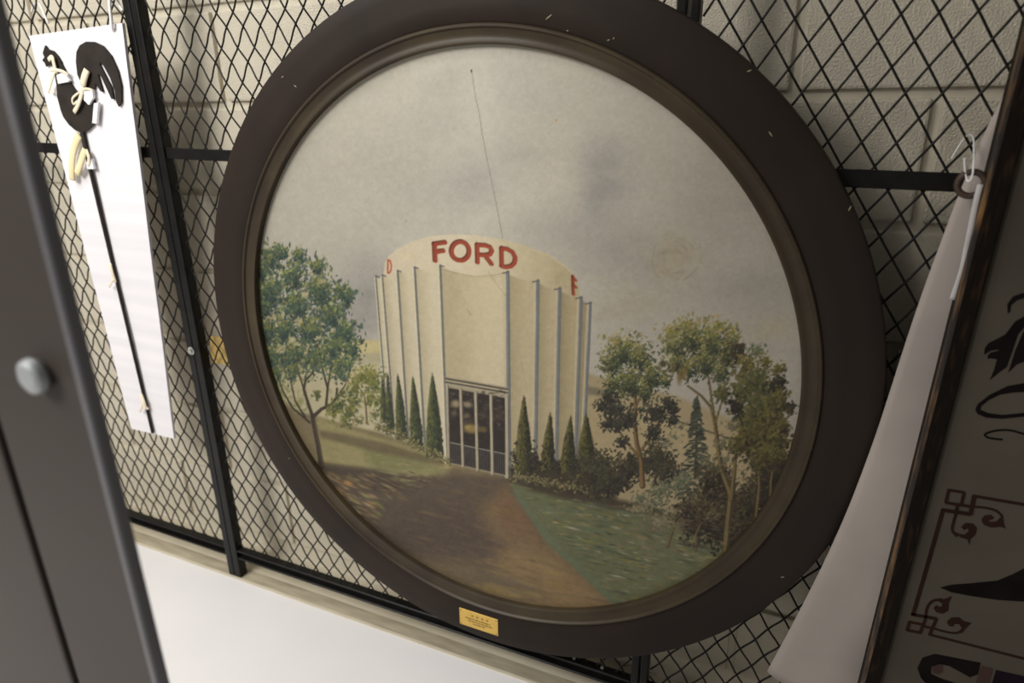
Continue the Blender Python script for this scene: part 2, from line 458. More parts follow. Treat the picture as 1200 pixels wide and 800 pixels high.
    p.strokes(160, (372, 520, 495, 560), [(164, 152, 104), (140, 132, 88), (126, 126, 82), (156, 142, 100)], 7, 1.6, 0.25, 0.5)
    p.poly([(374, 504), (400, 508), (452, 519), (520, 540), (520, 546), (445, 530), (376, 513)], (98, 86, 62), 0.8, 2.5)
    p.poly([(366, 543), (420, 548), (500, 560), (600, 558), (605, 566), (640, 640), (727, 716), (600, 730), (470, 665), (420, 612), (385, 565)], (88, 76, 62), 1, 4)
    p.poly([(372, 543), (440, 552), (520, 566), (500, 590), (430, 572), (380, 556)], (74, 63, 51), 0.9, 4)
    # sunlit dapples on the left
    pl = [(164, 126, 82), (170, 144, 104), (158, 140, 98), (142, 120, 86), (126, 118, 70)]
    p.strokes(70, (385, 440, 552, 600), pl, 10, 2.0, 0.42, 0.6)
    p.strokes(50, (400, 490, 560, 612), pl[1:4], 11, 1.6, 0.4, 0.5)
    p.strokes(60, (395, 470, 580, 640), [(116, 118, 60), (128, 130, 72), (96, 104, 66), (92, 102, 80)], 7, 2.4, 0.6, 0.7)
    p.strokes(50, (460, 525, 548, 575), [(140, 134, 92), (120, 120, 82), (150, 142, 104)], 7, 2.0, 0.1, 0.6)
    p.strokes(70, (390, 520, 552, 600), [(76, 64, 52), (84, 70, 58)], 9, 1.8, 0.45, 0.8)
    p.dab(408, 566, 9, 4, 0.4, (172, 130, 80), 0.9, .3); p.dab(432, 592, 12, 2.0, 0.5, (178, 156, 120), 0.8, .3)
    p.dab(452, 553, 14, 2.2, 0.2, (158, 150, 110), .4, .2)
    # the drive
    lo = [(470, 575), (530, 552), (600, 566), (640, 640), (727, 716), (640, 735), (480, 690), (430, 640)]
    p.poly(lo, (86, 74, 61), 0.9, 8)
    p.poly([(596, 568), (604, 580), (640, 636), (690, 684), (730, 718), (650, 735), (575, 700), (580, 640), (560, 600)], (116, 95, 68), 0.85, 10)
    p.poly([(600, 640), (650, 650), (727, 714), (640, 730), (570, 690)], (128, 106, 74), 0.8, 10)
    p.poly([(590, 575), (612, 592), (632, 626), (600, 628), (575, 596)], (110, 84, 61), 0.6, 6)
    p.poly([(430, 615), (540, 590), (590, 640), (520, 650), (450, 660)], (79, 66, 58), 0.7, 12)
    p.poly([(455, 650), (560, 660), (640, 700), (600, 728), (500, 700)], (112, 98, 72), 0.75, 10)
    p.poly([(560, 665), (630, 685), (655, 700), (600, 700), (565, 685)], (88, 78, 66), 0.6, 8)
    p.strokes(420, (430, 727, 560, 728), [(92, 78, 62), (110, 92, 62), (100, 84, 66), (84, 72, 62), (120, 102, 66)], 16, 2.0, 0.3, 0.32, inside=lambda x, y: x < 598 + (y - 566) * 0.87)
    p.strokes(50, (560, 660, 655, 700), [(134, 114, 66), (142, 118, 76)], 16, 3, 0.3, 0.4)
    # --- lawn on the right of the drive
    lawn = [(597, 566), (612, 566), (700, 584), (800, 600), (945, 612), (945, 735), (730, 735), (727, 716), (690, 682), (640, 636)]
    p.poly(lawn, (96, 97, 70), 1, 1.0)
    p.poly([(600, 560), (660, 572), (760, 592), (790, 606), (700, 594), (620, 574)], (64, 56, 43), 0.95, 3)
    inl = lambda x, y: y > 568 + (x - 600) * 0.2 and x > 602 + (y - 566) * 0.87
    p.strokes(420, (600, 900, 566, 720), [(98, 104, 80), (82, 88, 62), (110, 102, 66), (88, 96, 78), (122, 112, 76), (70, 78, 58)], 15, 2.6, 0.2, 0.6, .12, inside=inl)
    p.strokes(420, (600, 900, 566, 720), [(118, 122, 98), (66, 74, 56), (122, 114, 66), (92, 104, 88), (134, 126, 96), (60, 66, 50), (112, 98, 80)], 8, 1.3, 0.2, 0.7, .14, inside=inl)
    p.strokes(60, (640, 860, 590, 690), [(150, 146, 122), (142, 138, 112), (138, 130, 76)], 7, 1.3, 0.22, 0.7, .08, inside=inl)
    p.line([(604, 578), (640, 628), (690, 676), (728, 712)], 7, (92, 102, 80), 0.6, soft=4)
    for (x, y, l, c) in ((672, 619, 12, (160, 150, 124)), (651, 612, 6, (168, 144, 92)), (722, 618, 9, (146, 138, 112)), (724, 675, 13, (146, 146, 124)), (690, 634, 14, (128, 122, 62)),
                         (700, 660, 16, (66, 76, 58)), (740, 655, 18, (70, 74, 54)), (745, 598, 12, (140, 134, 100)), (735, 668, 18, (62, 74, 58)), (685, 645, 14, (76, 84, 62)), (760, 640, 14, (108, 92, 76)),
                         (730, 600, 12, (92, 104, 84)), (690, 592, 16, (104, 108, 84)), (770, 620, 20, (110, 96, 84)), (790, 690, 10, (110, 106, 56)), (770, 684, 10, (116, 104, 62))):
        p.dab(x, y, l, 2.0, 0.22, c, 0.8, 0.2)
    p.line([(598, 561), (640, 570), (700, 583)], 2.2, (150, 138, 98), 0.75)

    # --- the round building
    cream = np.array([190, 178, 149], np.float32)
    drum = [(449, 326), (451, 308), (456, 299), (466, 291), (482, 283), (502, 277), (530, 274.5), (556, 275.5), (586, 280), (614, 287.5), (640, 297), (660, 309), (672, 321), (678, 336), (680, 352), (600, 372), (470, 340)]
    p.poly(drum, lambda x, y: (np.array([199, 186, 159]) - np.clip((x - 540) / 150, 0, 1)[..., None] * np.array([40, 40, 46])), 1, 1.0)
    p.line([(586, 281), (614, 288.5), (640, 298), (660, 310), (671, 320)], 2.5, (182, 168, 136), 0.7)
    p.dab(476, 300, 12, 7, 0, (206, 190, 150), 0.4, 0); p.dab(655, 325, 14, 12, 0.4, (150, 138, 104), 0.45, 0)
    # fins: (x top, y top, x bottom, y bottom)
    fins = [(440.5, 323, 453, 480), (448, 322, 462, 500), (466, 317, 478.5, 512), (486, 313, 498, 522), (516, 311, 525, 542),
            (595, 319, 597, 558), (630.5, 329, 627.5, 552), (656, 338, 652, 555), (681, 348.5, 674, 550), (692, 355, 684.5, 520)]
    def bay(f, g, sag, shade, lightc):
        xa, ya, xb, yb = f; xc, yc, xd, yd = g
        topm = [(xa + (xc - xa) * t, ya + 2 + (yc - ya) * t + sag * math.sin(math.pi * t)) for t in (0, .25, .5, .75, 1)]
        def colr(x, y):
            h = np.clip((y - ya) / (yb - ya), 0, 1)
            l = xa + (xb - xa) * h; r = xc + (xd - xc) * h
            t = np.clip((x - l) / (r - l + 1e-6), 0, 1)[..., None]
            sm = np.clip(t * 1.6, 0, 1)
            return np.asarray(shade) * (1 - sm) + np.asarray(lightc) * sm
        p.poly(topm + [(xd, yd), (xb, yb)], colr, 1, 0.8)
    shadesL = (176, 164, 133); lightL = (197, 185, 157)
    for i in range(4): bay(fins[i], fins[i + 1], 2, shadesL if i else (186, 174, 144), lightL)
    bay(fins[4], fins[5], 7, (170, 157, 125), (187, 174, 144))
    bay(fins[5], fins[6], 2, (153, 141, 110), (172, 158, 127)); bay(fins[6], fins[7], 2, (146, 133, 102), (167, 153, 122))
    bay(fins[7], fins[8], 2, (138, 125, 94), (160, 146, 114)); bay(fins[8], fins[9], 1, (132, 120, 92), (142, 130, 102))
    for k in range(130):                                       # dry brush on the walls
        x = p.r.uniform(450, 680); y = p.r.uniform(330, 520); sl = p.win(x, x, y, y); c = p.a[sl].mean((0, 1))
        p.dab(x, y, p.r.uniform(1, 3), p.r.uniform(8, 20), 0, p.jit(c, .03), 0.35, 0)
    p.line([(518, 315), (536, 320), (557, 324), (578, 322.5), (594, 319)], 1.4, (150, 138, 108), 0.6)
    p.line([(518, 318), (536, 323), (557, 327), (578, 325.5), (594, 322)], 3.0, (176, 162, 130), 0.5, soft=2)
    p.dab(540, 420, 14, 34, 0, (170, 156, 124), .4, 0); p.dab(533, 345, 9, 22, 0, (160, 148, 116), .4, 0)
    for i, (xa, ya, xb, yb) in enumerate(fins):
        left = i < 5
        w = (1.7, 2.0, 2.4, 2.6, 2.8, 4.6, 4.2, 4.2, 4.0, 3.6)[i]
        p.line([(xa - w * .8, ya + 2), (xb - w * .8, yb)], w * 0.9, (201, 190, 163) if left else (176, 164, 136), 0.75)
        p.line([(xa, ya), (xb, yb)], w, (104, 104, 98) if left else (98, 100, 100), 0.95)
        if not left: p.line([(xa - w * .22, ya), (xb - w * .22, yb)], w * .4, (120, 122, 122), 0.7)
        p.line([(xa - (0 if left else 6), ya + (0 if left else 1)), (xa + (4 if left else 1), ya + (1.5 if left else 0))], 1.8, (92, 92, 84), 0.9)
    # letters on the drum
    red = (144, 64, 42); dk = (92, 38, 26)
    def glyph(ls, w):
        for l in ls: p.line([(x - .9, y - .7) for x, y in l], w * 1.08, dk, 0.9, soft=.9)
        for l in ls: p.line([(x + .3, y + .3) for x, y in l], w * .84, red, 1.0, soft=.8)
    ell = lambda cx, cy, rx, ry, a0=0, a1=360, n=26: [(cx + rx * math.cos(math.radians(a0 + (a1 - a0) * i / n)), cy + ry * math.sin(math.radians(a0 + (a1 - a0) * i / n))) for i in range(n + 1)]
    glyph([[(509.6, 286), (510.4, 305.5)], [(509, 286), (522, 284.2)], [(511, 295.2), (519.8, 294)]], 4.9)
    glyph([ell(539.8, 294.4, 10.4, 11.0)], 5.0)
    glyph([[(559.6, 286.8), (560, 307.5)], [(560, 287.2), (569, 287.6), (575, 290), (577, 294), (574.5, 298.2), (568, 299.2), (560, 298.6)], [(569, 299.6), (576.5, 309.5)]], 4.7)
    glyph([[(588.2, 291), (588.6, 312)], [(588.4, 291.4), (595, 292.2), (601.5, 296), (604.4, 302), (603.4, 308), (599, 312.2), (593, 313.2), (588.6, 312)]], 4.7)
    p.line([(454.6, 304.5), (454.4, 319.5)], 1.9, (168, 76, 50), 0.95); p.line([(454.6, 304.5), (457.2, 305.5), (458.6, 311), (458, 317), (456, 320), (454.4, 319.6)], 1.8, (168, 76, 50), 0.95)
    glyph([[(671.6, 324), (672.4, 345)]], 3.0); glyph([[(672, 324.5), (675.6, 329)], [(672.5, 333.5), (675.6, 337)]], 2.2)
    # entrance
    p.poly([(522, 441), (595, 453.5), (597, 558), (525, 542)], (150, 139, 114), 1)
    for (a, c, w, col) in (((522, 443.5), (595, 456), 1.7, (66, 64, 58)), ((522, 447.5), (595, 460), 1.7, (74, 70, 62)), ((522, 445.5), (595, 458), 1.0, (168, 156, 128)), ((522, 450), (595, 463), 1.6, (160, 150, 126))):
        p.line([a, c], w, col, 1)
    p.poly([(524, 454), (594, 466.5), (594.5, 557), (526, 541.5)], (48, 42, 38), 1)
    p.strokes(120, (526, 593, 458, 500), [(62, 54, 48), (76, 68, 56), (44, 38, 36), (88, 80, 66)], 4, 2.4, 0.3, 0.6)
    p.strokes(70, (526, 594, 500, 535), [(52, 44, 42), (64, 58, 56), (42, 36, 34)], 5, 1.3, 0.2, 0.6)
    p.dab(534, 473, 8, 6.5, .2, (150, 136, 106), .9, .3); p.dab(548, 474, 8, 5, .2, (140, 127, 103), .9, .3); p.dab(547, 487, 6, 5, 0, (118, 104, 80), .75, .2)
    p.dab(532, 484, 5, 6, 0, (104, 94, 72), .7, .2); p.dab(566, 486, 6, 9, 0, (78, 72, 56), .6, .1); p.dab(585, 488, 6, 6, 0, (92, 80, 64), .5, .1); p.dab(535, 465, 9, 2, .2, (40, 34, 32), .8, .2)
    p.dab(552, 502, 13, 7.5, .1, (142, 121, 70), .9, .4); p.dab(566, 503, 7, 5, .1, (116, 96, 58), .7, .3); p.dab(548, 500, 5, 3, 0, (150, 130, 80), .7, .3)
    p.dab(584, 480, 5, 10, 0, (76, 66, 56), .5, 0); p.dab(570, 474, 5, 8, 0, (70, 66, 52), .5, 0)
    for t in np.linspace(0.02, .98, 26):                       # rails behind the glass
        x = 526 + 67 * t; y0 = 518 + 14 * t; y1 = 542 + 14.5 * t
        p.line([(x, y0), (x + .4, y1)], 0.9, (108, 104, 102), 0.55)
    p.line([(526, 518), (593, 532)], 1.6, (132, 126, 114), 0.85)
    for (xa, ya, xb, yb, w) in ((523.5, 452, 525.5, 541.5, 2.6), (539.4, 456, 542.2, 546, 2.8), (557, 459.5, 559.2, 550.5, 2.9), (575, 463, 576.6, 555, 3.0), (593.4, 465, 594, 559, 3.4)):
        p.line([(xa + 1.2, ya), (xb + 1.2, yb)], w, (84, 76, 66), 0.8)
        p.line([(xa, ya), (xb, yb)], w, (162, 151, 128), 1)
    p.poly([(597, 548), (640, 540), (690, 540), (722, 560), (722, 590), (640, 574), (598, 564)], (60, 54, 42), 1, 3)
    # --- cypresses
    def cypress(ax, ay, bx, by, w, cols):
        h = by - ay
        p.poly([(ax, ay), (ax + (bx - ax) * .5 + w * .33, ay + h * .42), (bx + w * .5, by), (bx - w * .5, by), (ax + (bx - ax) * .5 - w * .33, ay + h * .42)], cols[0], .95, 1.2)
        for k in range(int(h * w * .32)):
            t = p.r.uniform(0.02, 1) ** .8; half = w * .5 * min(1, t * 1.25 + .06)
            o = p.r.uniform(-1, 1); x = ax + (bx - ax) * t + o * half; y = ay + h * t
            q = int(np.clip((-o * .5 + .5) + p.r.uniform(-.3, .3), 0, .999) * len(cols))
            p.dab(x, y, 1.1, 2.2, p.r.uniform(-.3, .3), p.jit(cols[q], .12), .8)
    cl = [(46, 50, 38), (60, 66, 46), (76, 82, 50), (98, 100, 60)]; cr = [(40, 38, 30), (56, 56, 36), (78, 74, 42), (98, 92, 52)]
    for a in ((448, 443, 450, 495, 8), (454, 437, 457.5, 505, 9), (466, 438, 471, 514, 13), (483.7, 441, 488.5, 524, 15), (506.5, 437, 509.5, 536, 20)): cypress(*a, cl)
    for a in ((614, 463, 613.5, 553, 20), (645, 483, 641.5, 552, 16), (669, 487, 664.5, 553, 17), (687, 484, 687, 562, 24)): cypress(*a, cr)
    p.leaves([(626, 540, 12, 1.4), (603, 535, 4, 3), (652, 545, 6, 1.6), (676, 545, 7, 1.6)], [(40, 36, 34), (54, 48, 42), (62, 58, 46)], .25, 2.2)
    sb = [(70, 66, 46), (98, 94, 60), (132, 124, 80), (150, 138, 98)]
    for t in np.linspace(0, 1, 12):
        p.leaves([(444 + 80 * t, 500 + 38 * t, 5.5)], sb, .4, 1.8)
    for t in np.linspace(0, 1, 14):
        p.leaves([(604 + 112 * t, 559 + 20 * t, 6)], [(56, 50, 38), (84, 76, 52), (118, 108, 74), (132, 120, 84)], .4, 1.8)
    p.line([(440, 500), (480, 514), (524, 541)], 1.2, (74, 64, 50), .6)
    # --- the tree on the left
    p.leaves([(320, 452, 24), (350, 470, 16), (395, 478, 18, .8), (415, 470, 18, 1.2), (340, 430, 26)], [(120, 122, 74), (150, 148, 100), (166, 158, 112)], .08, 3.2, .6)
    bark = (58, 47, 36)
    for pts, w0, w1 in (([(377, 547), (373, 522), (367, 493), (366, 486)], 6.2, 4.4), ([(367, 490), (361, 472), (356, 456), (358, 446), (367, 436)], 4.2, 2.0), ([(367, 488), (377, 479), (388, 474), (394, 466), (395, 455)], 4.6, 2.2),
                        ([(382, 477), (384, 455), (378, 432), (372, 400)], 3.2, 1.6), ([(363, 495), (343, 478), (331, 457), (322, 430)], 2.6, 1.2), ([(358, 489), (346, 470), (341, 448), (338, 420)], 2.4, 1.1),
                        ([(356, 456), (348, 430), (340, 400), (334, 370)], 2.0, 1.2), ([(384, 455), (388, 430), (386, 404)], 2.4, 1.4), ([(367, 436), (372, 400), (368, 360)], 1.8, 1.0), ([(394, 466), (404, 452), (410, 436)], 2.0, 1.0)):
        p.line(pts, w0, bark, .95, w1)
    p.line([(378, 546), (375, 522), (369, 495)], 2.0, (98, 82, 66), .5)
    gL = [(42, 56, 52), (58, 74, 64), (76, 92, 76), (84, 98, 64), (112, 116, 62), (146, 142, 86)]
    crown = [(316, 304, 14), (327, 296, 9), (306, 320, 10), (351, 299, 9), (343, 322, 17), (372, 312, 10), (374, 340, 20), (405, 346, 10), (398, 340, 8), (316, 340, 20), (388, 368, 17), (404, 388, 15), (364, 386, 19),
             (330, 384, 21), (309, 388, 13), (412, 408, 12), (388, 408, 14), (318, 415, 16), (344, 416, 15), (366, 418, 12), (398, 428, 12), (310, 360, 12), (346, 356, 18)]
    p.leaves(crown, gL[:4], .12, 4.0, .7, .1, .6)
    p.leaves(crown, gL, .30, 2.2, .85, .16, .75)
    p.leaves([(c[0] + 3, c[1] + c[2] * .55, c[2] * .5) for c in crown], gL[:2], .22, 2.2, .8)
    p.leaves([(325, 436, 16), (366, 430, 12), (398, 438, 13), (345, 434, 14), (382, 424, 14), (330, 412, 16), (410, 424, 10)], gL, .22, 2.2, .8, .14)
    for k in range(260):                                       # hanging sprays
        c = crown[p.r.randint(len(crown))]; x = c[0] + p.r.normal(0, c[2] * .7); y = c[1] + p.r.normal(0, c[2] * .7)
        p.dab(x, y, p.r.uniform(2, 4.5), .9, p.r.uniform(1.1, 2.1), p.jit(gL[p.r.randint(0, 4)], .15), .8)
    p.leaves([(322, 372, 7), (351, 376, 5), (377, 330, 4), (356, 345, 4), (342, 398, 6), (372, 396, 4), (330, 408, 6)], [(176, 166, 126), (160, 150, 112)], .18, 2.6, .8, .05)
    p.leaves([(398, 474, 8), (408, 484, 8), (388, 478, 6, 1.3), (414, 470, 7), (372, 462, 6), (400, 462, 6)], [(62, 70, 46), (84, 90, 52), (110, 108, 60)], .35, 2.2, .85)
    # small tree beside the wall
    p.line([(430, 496), (429, 478), (427, 464), (420, 452)], 2.4, (98, 82, 62), .9, 1.2); p.line([(429, 476), (436, 460), (440, 448)], 1.6, (98, 82, 62), .9, 1.0)
    gS = [(70, 78, 46), (94, 98, 52), (118, 116, 58), (140, 132, 76)]
    p.leaves([(424, 442, 15), (437, 444, 12, 1.4), (415, 456, 10), (434, 466, 10), (412, 478, 7), (441, 470, 6, 1.5), (404, 492, 8), (390, 486, 8, .8)], gS, .2, 2.4, .85)
    p.leaves([(440, 486, 7, .9), (420, 494, 9, .6), (404, 498, 8, .5), (450, 500, 6, .6)], [(74, 76, 52), (104, 102, 64), (140, 130, 86)], .3, 2.0, .8)
    # --- trees on the right
    dkR = [(42, 38, 34), (56, 52, 42), (70, 66, 48)]
    gR = [(44, 48, 40), (62, 66, 48), (82, 86, 60), (108, 106, 62), (138, 130, 80)]
    p.leaves([(700, 552, 22), (722, 562, 18, .8), (738, 546, 14), (770, 540, 18), (712, 570, 16, .6), (782, 556, 14)], dkR, .75, 2.6, .9)
    tr = (116, 94, 62)
    for pts, w0, w1 in (([(753, 569), (752, 542), (746, 518), (744, 492), (745, 470), (742, 440)], 7, 2.6), ([(748, 534), (735, 519), (724, 502), (714, 488)], 3, 1.4), ([(752, 527), (762, 512), (770, 498), (778, 478)], 3.4, 1.5), ([(745, 478), (752, 462), (760, 448)], 2.2, 1.2)):
        p.line(pts, w0, (70, 56, 40), .95, w1); p.line([(x - w0 * .18, y) for x, y in pts], w0 * .55, tr, .95, w1 * .5)
    p.leaves([(721, 398, 14, .8), (740, 404, 12)], [(126, 116, 68), (142, 130, 82), (150, 138, 96)], .16, 2.4, .75)
    R1l = [(729, 412, 19), (749, 418, 17), (716, 426, 13), (763, 440, 17), (738, 446, 20), (779, 446, 9), (718, 450, 12), (755, 458, 14)]
    p.leaves(R1l, gR[:4], .14, 3.0, .75); p.leaves(R1l, gR, .30, 1.8, .9, .15, .8); p.leaves([(c[0] + 2, c[1] + c[2] * .5, c[2] * .5) for c in R1l], gR[:2], .22, 2, .8)
    R1d = [(721, 480, 14), (706, 477, 8), (711, 498, 7), (729, 519, 7), (737, 492, 11), (769, 485, 13), (785, 474, 9), (788, 494, 7), (766, 506, 11), (712, 465, 8), (790, 482, 6), (724, 500, 7)]
    p.leaves(R1d, [(40, 38, 34), (50, 48, 41), (64, 64, 53)], .55, 2.3, .9)
    p.leaves([(778, 520, 10, .7), (798, 500, 9, .6), (790, 512, 9, .6)], [(84, 84, 66), (108, 104, 84)], .16, 2.2, .7)
    # spruce
    p.line([(817, 464), (816, 520), (815, 560)], 1.6, (58, 56, 46), 1, 4)
    for k in range(520):
        t = p.r.uniform(0, 1); y = 466 + 116 * t; half = 2 + 30 * t ** 1.1 * (0.6 + .4 * math.sin(t * 38) ** 2)
        o = p.r.uniform(-1, 1)
        p.dab(816 + o * half, y + abs(o) * 5, 3.4, 1.3, o * .5, p.jit(((52, 54, 46), (64, 68, 56), (76, 80, 66), (48, 46, 40))[p.r.randint(4)], .1), .85)
    # dark undergrowth
    p.leaves([(840, 590, 24), (868, 600, 24), (895, 580, 24), (905, 555, 20), (850, 620, 22), (820, 612, 20), (880, 625, 18), (838, 560, 16), (800, 600, 14)], [(36, 31, 26), (44, 38, 30), (54, 48, 35), (72, 62, 44)], .6, 3.0, .9)
    p.leaves([(835, 600, 26), (855, 560, 18), (880, 560, 20), (815, 585, 20), (800, 610, 20, .6)], [(66, 58, 42), (88, 78, 56), (108, 96, 70)], .09, 2.0, .7)
    # big tree on the right
    for pts, w0, w1 in (([(850, 648), (853, 615), (857, 580), (845, 548), (841, 520), (838, 496), (834, 478), (822, 464), (806, 452)], 8, 2.2), ([(857, 585), (861, 550), (863, 520), (872, 490), (880, 470)], 5, 2), ([(836, 482), (830, 440), (828, 420)], 3.2, 1.4),
                        ([(838, 496), (846, 470), (850, 440)], 2.6, 1.3), ([(886, 606), (890, 570), (888, 530)], 4, 2), ([(902, 590), (904, 560), (908, 530)], 3, 1.5), ([(782, 640), (790, 615), (792, 598)], 4, 2), ([(815, 645), (816, 625), (822, 612)], 3.4, 1.8)):
        p.line(pts, w0, (64, 54, 38), .95, w1); p.line([(x - w0 * .15, y) for x, y in pts], w0 * .55, (116, 100, 64), .9, w1 * .5)
    p.leaves([(786, 388, 14, .8), (806, 380, 14, .7), (842, 382, 15, .8), (856, 390, 9)], [(100, 98, 54), (122, 114, 62), (142, 130, 80)], .2, 2.3, .8)
    R2 = [(809, 396, 20), (790, 405, 14), (835, 400, 20), (858, 402, 12), (826, 422, 20), (792, 424, 13), (846, 436, 14), (850, 416, 14), (806, 432, 12)]
    p.leaves(R2, [(58, 60, 48), (76, 78, 58), (92, 92, 62), (108, 102, 60), (126, 116, 74)], .18, 3.0, .8); p.leaves(R2, gR, .28, 1.8, .88, .15, .8); p.leaves([(c[0] + 2, c[1] + c[2] * .5, c[2] * .5) for c in R2], gR[:2], .22, 2, .8)
    p.dab(797, 440, 5, 15, .1, (100, 84, 48), .85, .3); p.dab(803, 436, 4, 12, 0, (112, 94, 54), .8, .3); p.dab(789, 432, 4, 10, .2, (86, 74, 46), .8, .3); p.dab(777, 426, 5, 5, 0, (66, 62, 46), .9)
    p.leaves([(862, 416, 11), (868, 408, 6)], [(52, 46, 38), (64, 56, 42)], .3, 2.4, .9)
    p.leaves([(885, 410, 10, .7)], [(70, 80, 62), (88, 96, 74), (104, 108, 80)], .35, 2.4, .9)
    p.leaves([(876, 428, 13), (912, 432, 10, .7), (898, 424, 8)], [(60, 56, 34), (86, 79, 41), (110, 99, 54)], .45, 2.4, .9)
    p.leaves([(884, 450, 20), (868, 462, 12), (846, 462, 10), (894, 474, 18), (880, 490, 18)], [(46, 47, 33), (62, 63, 39), (78, 77, 46), (94, 90, 54)], .45, 3.0, .85)
    p.leaves([(909, 454, 11), (926, 478, 7), (862, 478, 8, 1.5), (916, 448, 6)], [(38, 35, 30), (48, 44, 34)], .6, 2.4, .95)
    p.leaves([(912, 472, 14), (906, 492, 14), (886, 512, 22), (912, 516, 15), (868, 520, 14), (896, 536, 16), (918, 500, 8), (914, 535, 9)], [(42, 37, 26), (58, 53, 32), (76, 70, 39), (94, 87, 48)], .5, 2.8, .85)
    p.leaves([(858, 500, 10), (846, 520, 10), (850, 540, 10), (832, 545, 12)], [(70, 66, 48), (90, 88, 66), (108, 100, 76)], .18, 2.4, .75)
    p.line([(862, 474), (866, 488), (871, 498)], 2.0, (44, 38, 30), .9)
    # shrubs at the foot of the trees
    p.leaves([(772, 576, 20, .7), (795, 568, 16, .8), (765, 590, 16, .5), (750, 584, 14, .4), (800, 560, 12)], [(66, 68, 54), (86, 88, 68), (104, 104, 80), (128, 120, 96)], .24, 2.3, .85)
    p.leaves([(752, 596, 22, .4), (790, 598, 14, .5), (778, 612, 20, .4)], [(92, 88, 66), (120, 110, 86), (134, 122, 96)], .16, 2.4, .7)
    p.strokes(90, (750, 860, 606, 650), [(108, 96, 76), (86, 78, 64), (72, 62, 56), (126, 114, 88)], 8, 1.5, .3, .6)
    p.dab(804, 638, 12, 4, .1, (52, 44, 42), .6, .1); p.dab(822, 640, 16, 4, .1, (50, 42, 40), .6, .1)
    p.line([(790, 600), (784, 598), (778, 602)], 2, (150, 138, 108), .6)
    # old crack in the paint
    cr_ = [(552.5, 82), (557, 112), (561.5, 132), (565, 156), (571, 188), (577, 216), (583, 246), (589, 279)]
    p.line(cr_, 0.9, (122, 116, 102), .75); p.dab(552.3, 83, 1.3, 2.4, 0, (70, 64, 56), .9)
    p.line([(572, 318), (583, 334), (592, 346)], 0.8, (150, 136, 104), .7); p.line([(606, 400), (612, 430), (618, 460)], 0.8, (146, 132, 104), .5)
    p.line([(547, 362), (552, 369)], 1.2, (140, 126, 96), .7)
    # weave and grime
    g = (p.noise(1.6, 1.6, 91, 1) - .5)[..., None] * 7 + (n3 - .5)[..., None] * 9
    p.a = np.clip(p.a + g, 0, 255)
    return p

GAIN = (0.97, 0.34, 0.07, 0.0, 0.0, 0.0)       # takes the fall-off of the room light out of the sampled paint colours

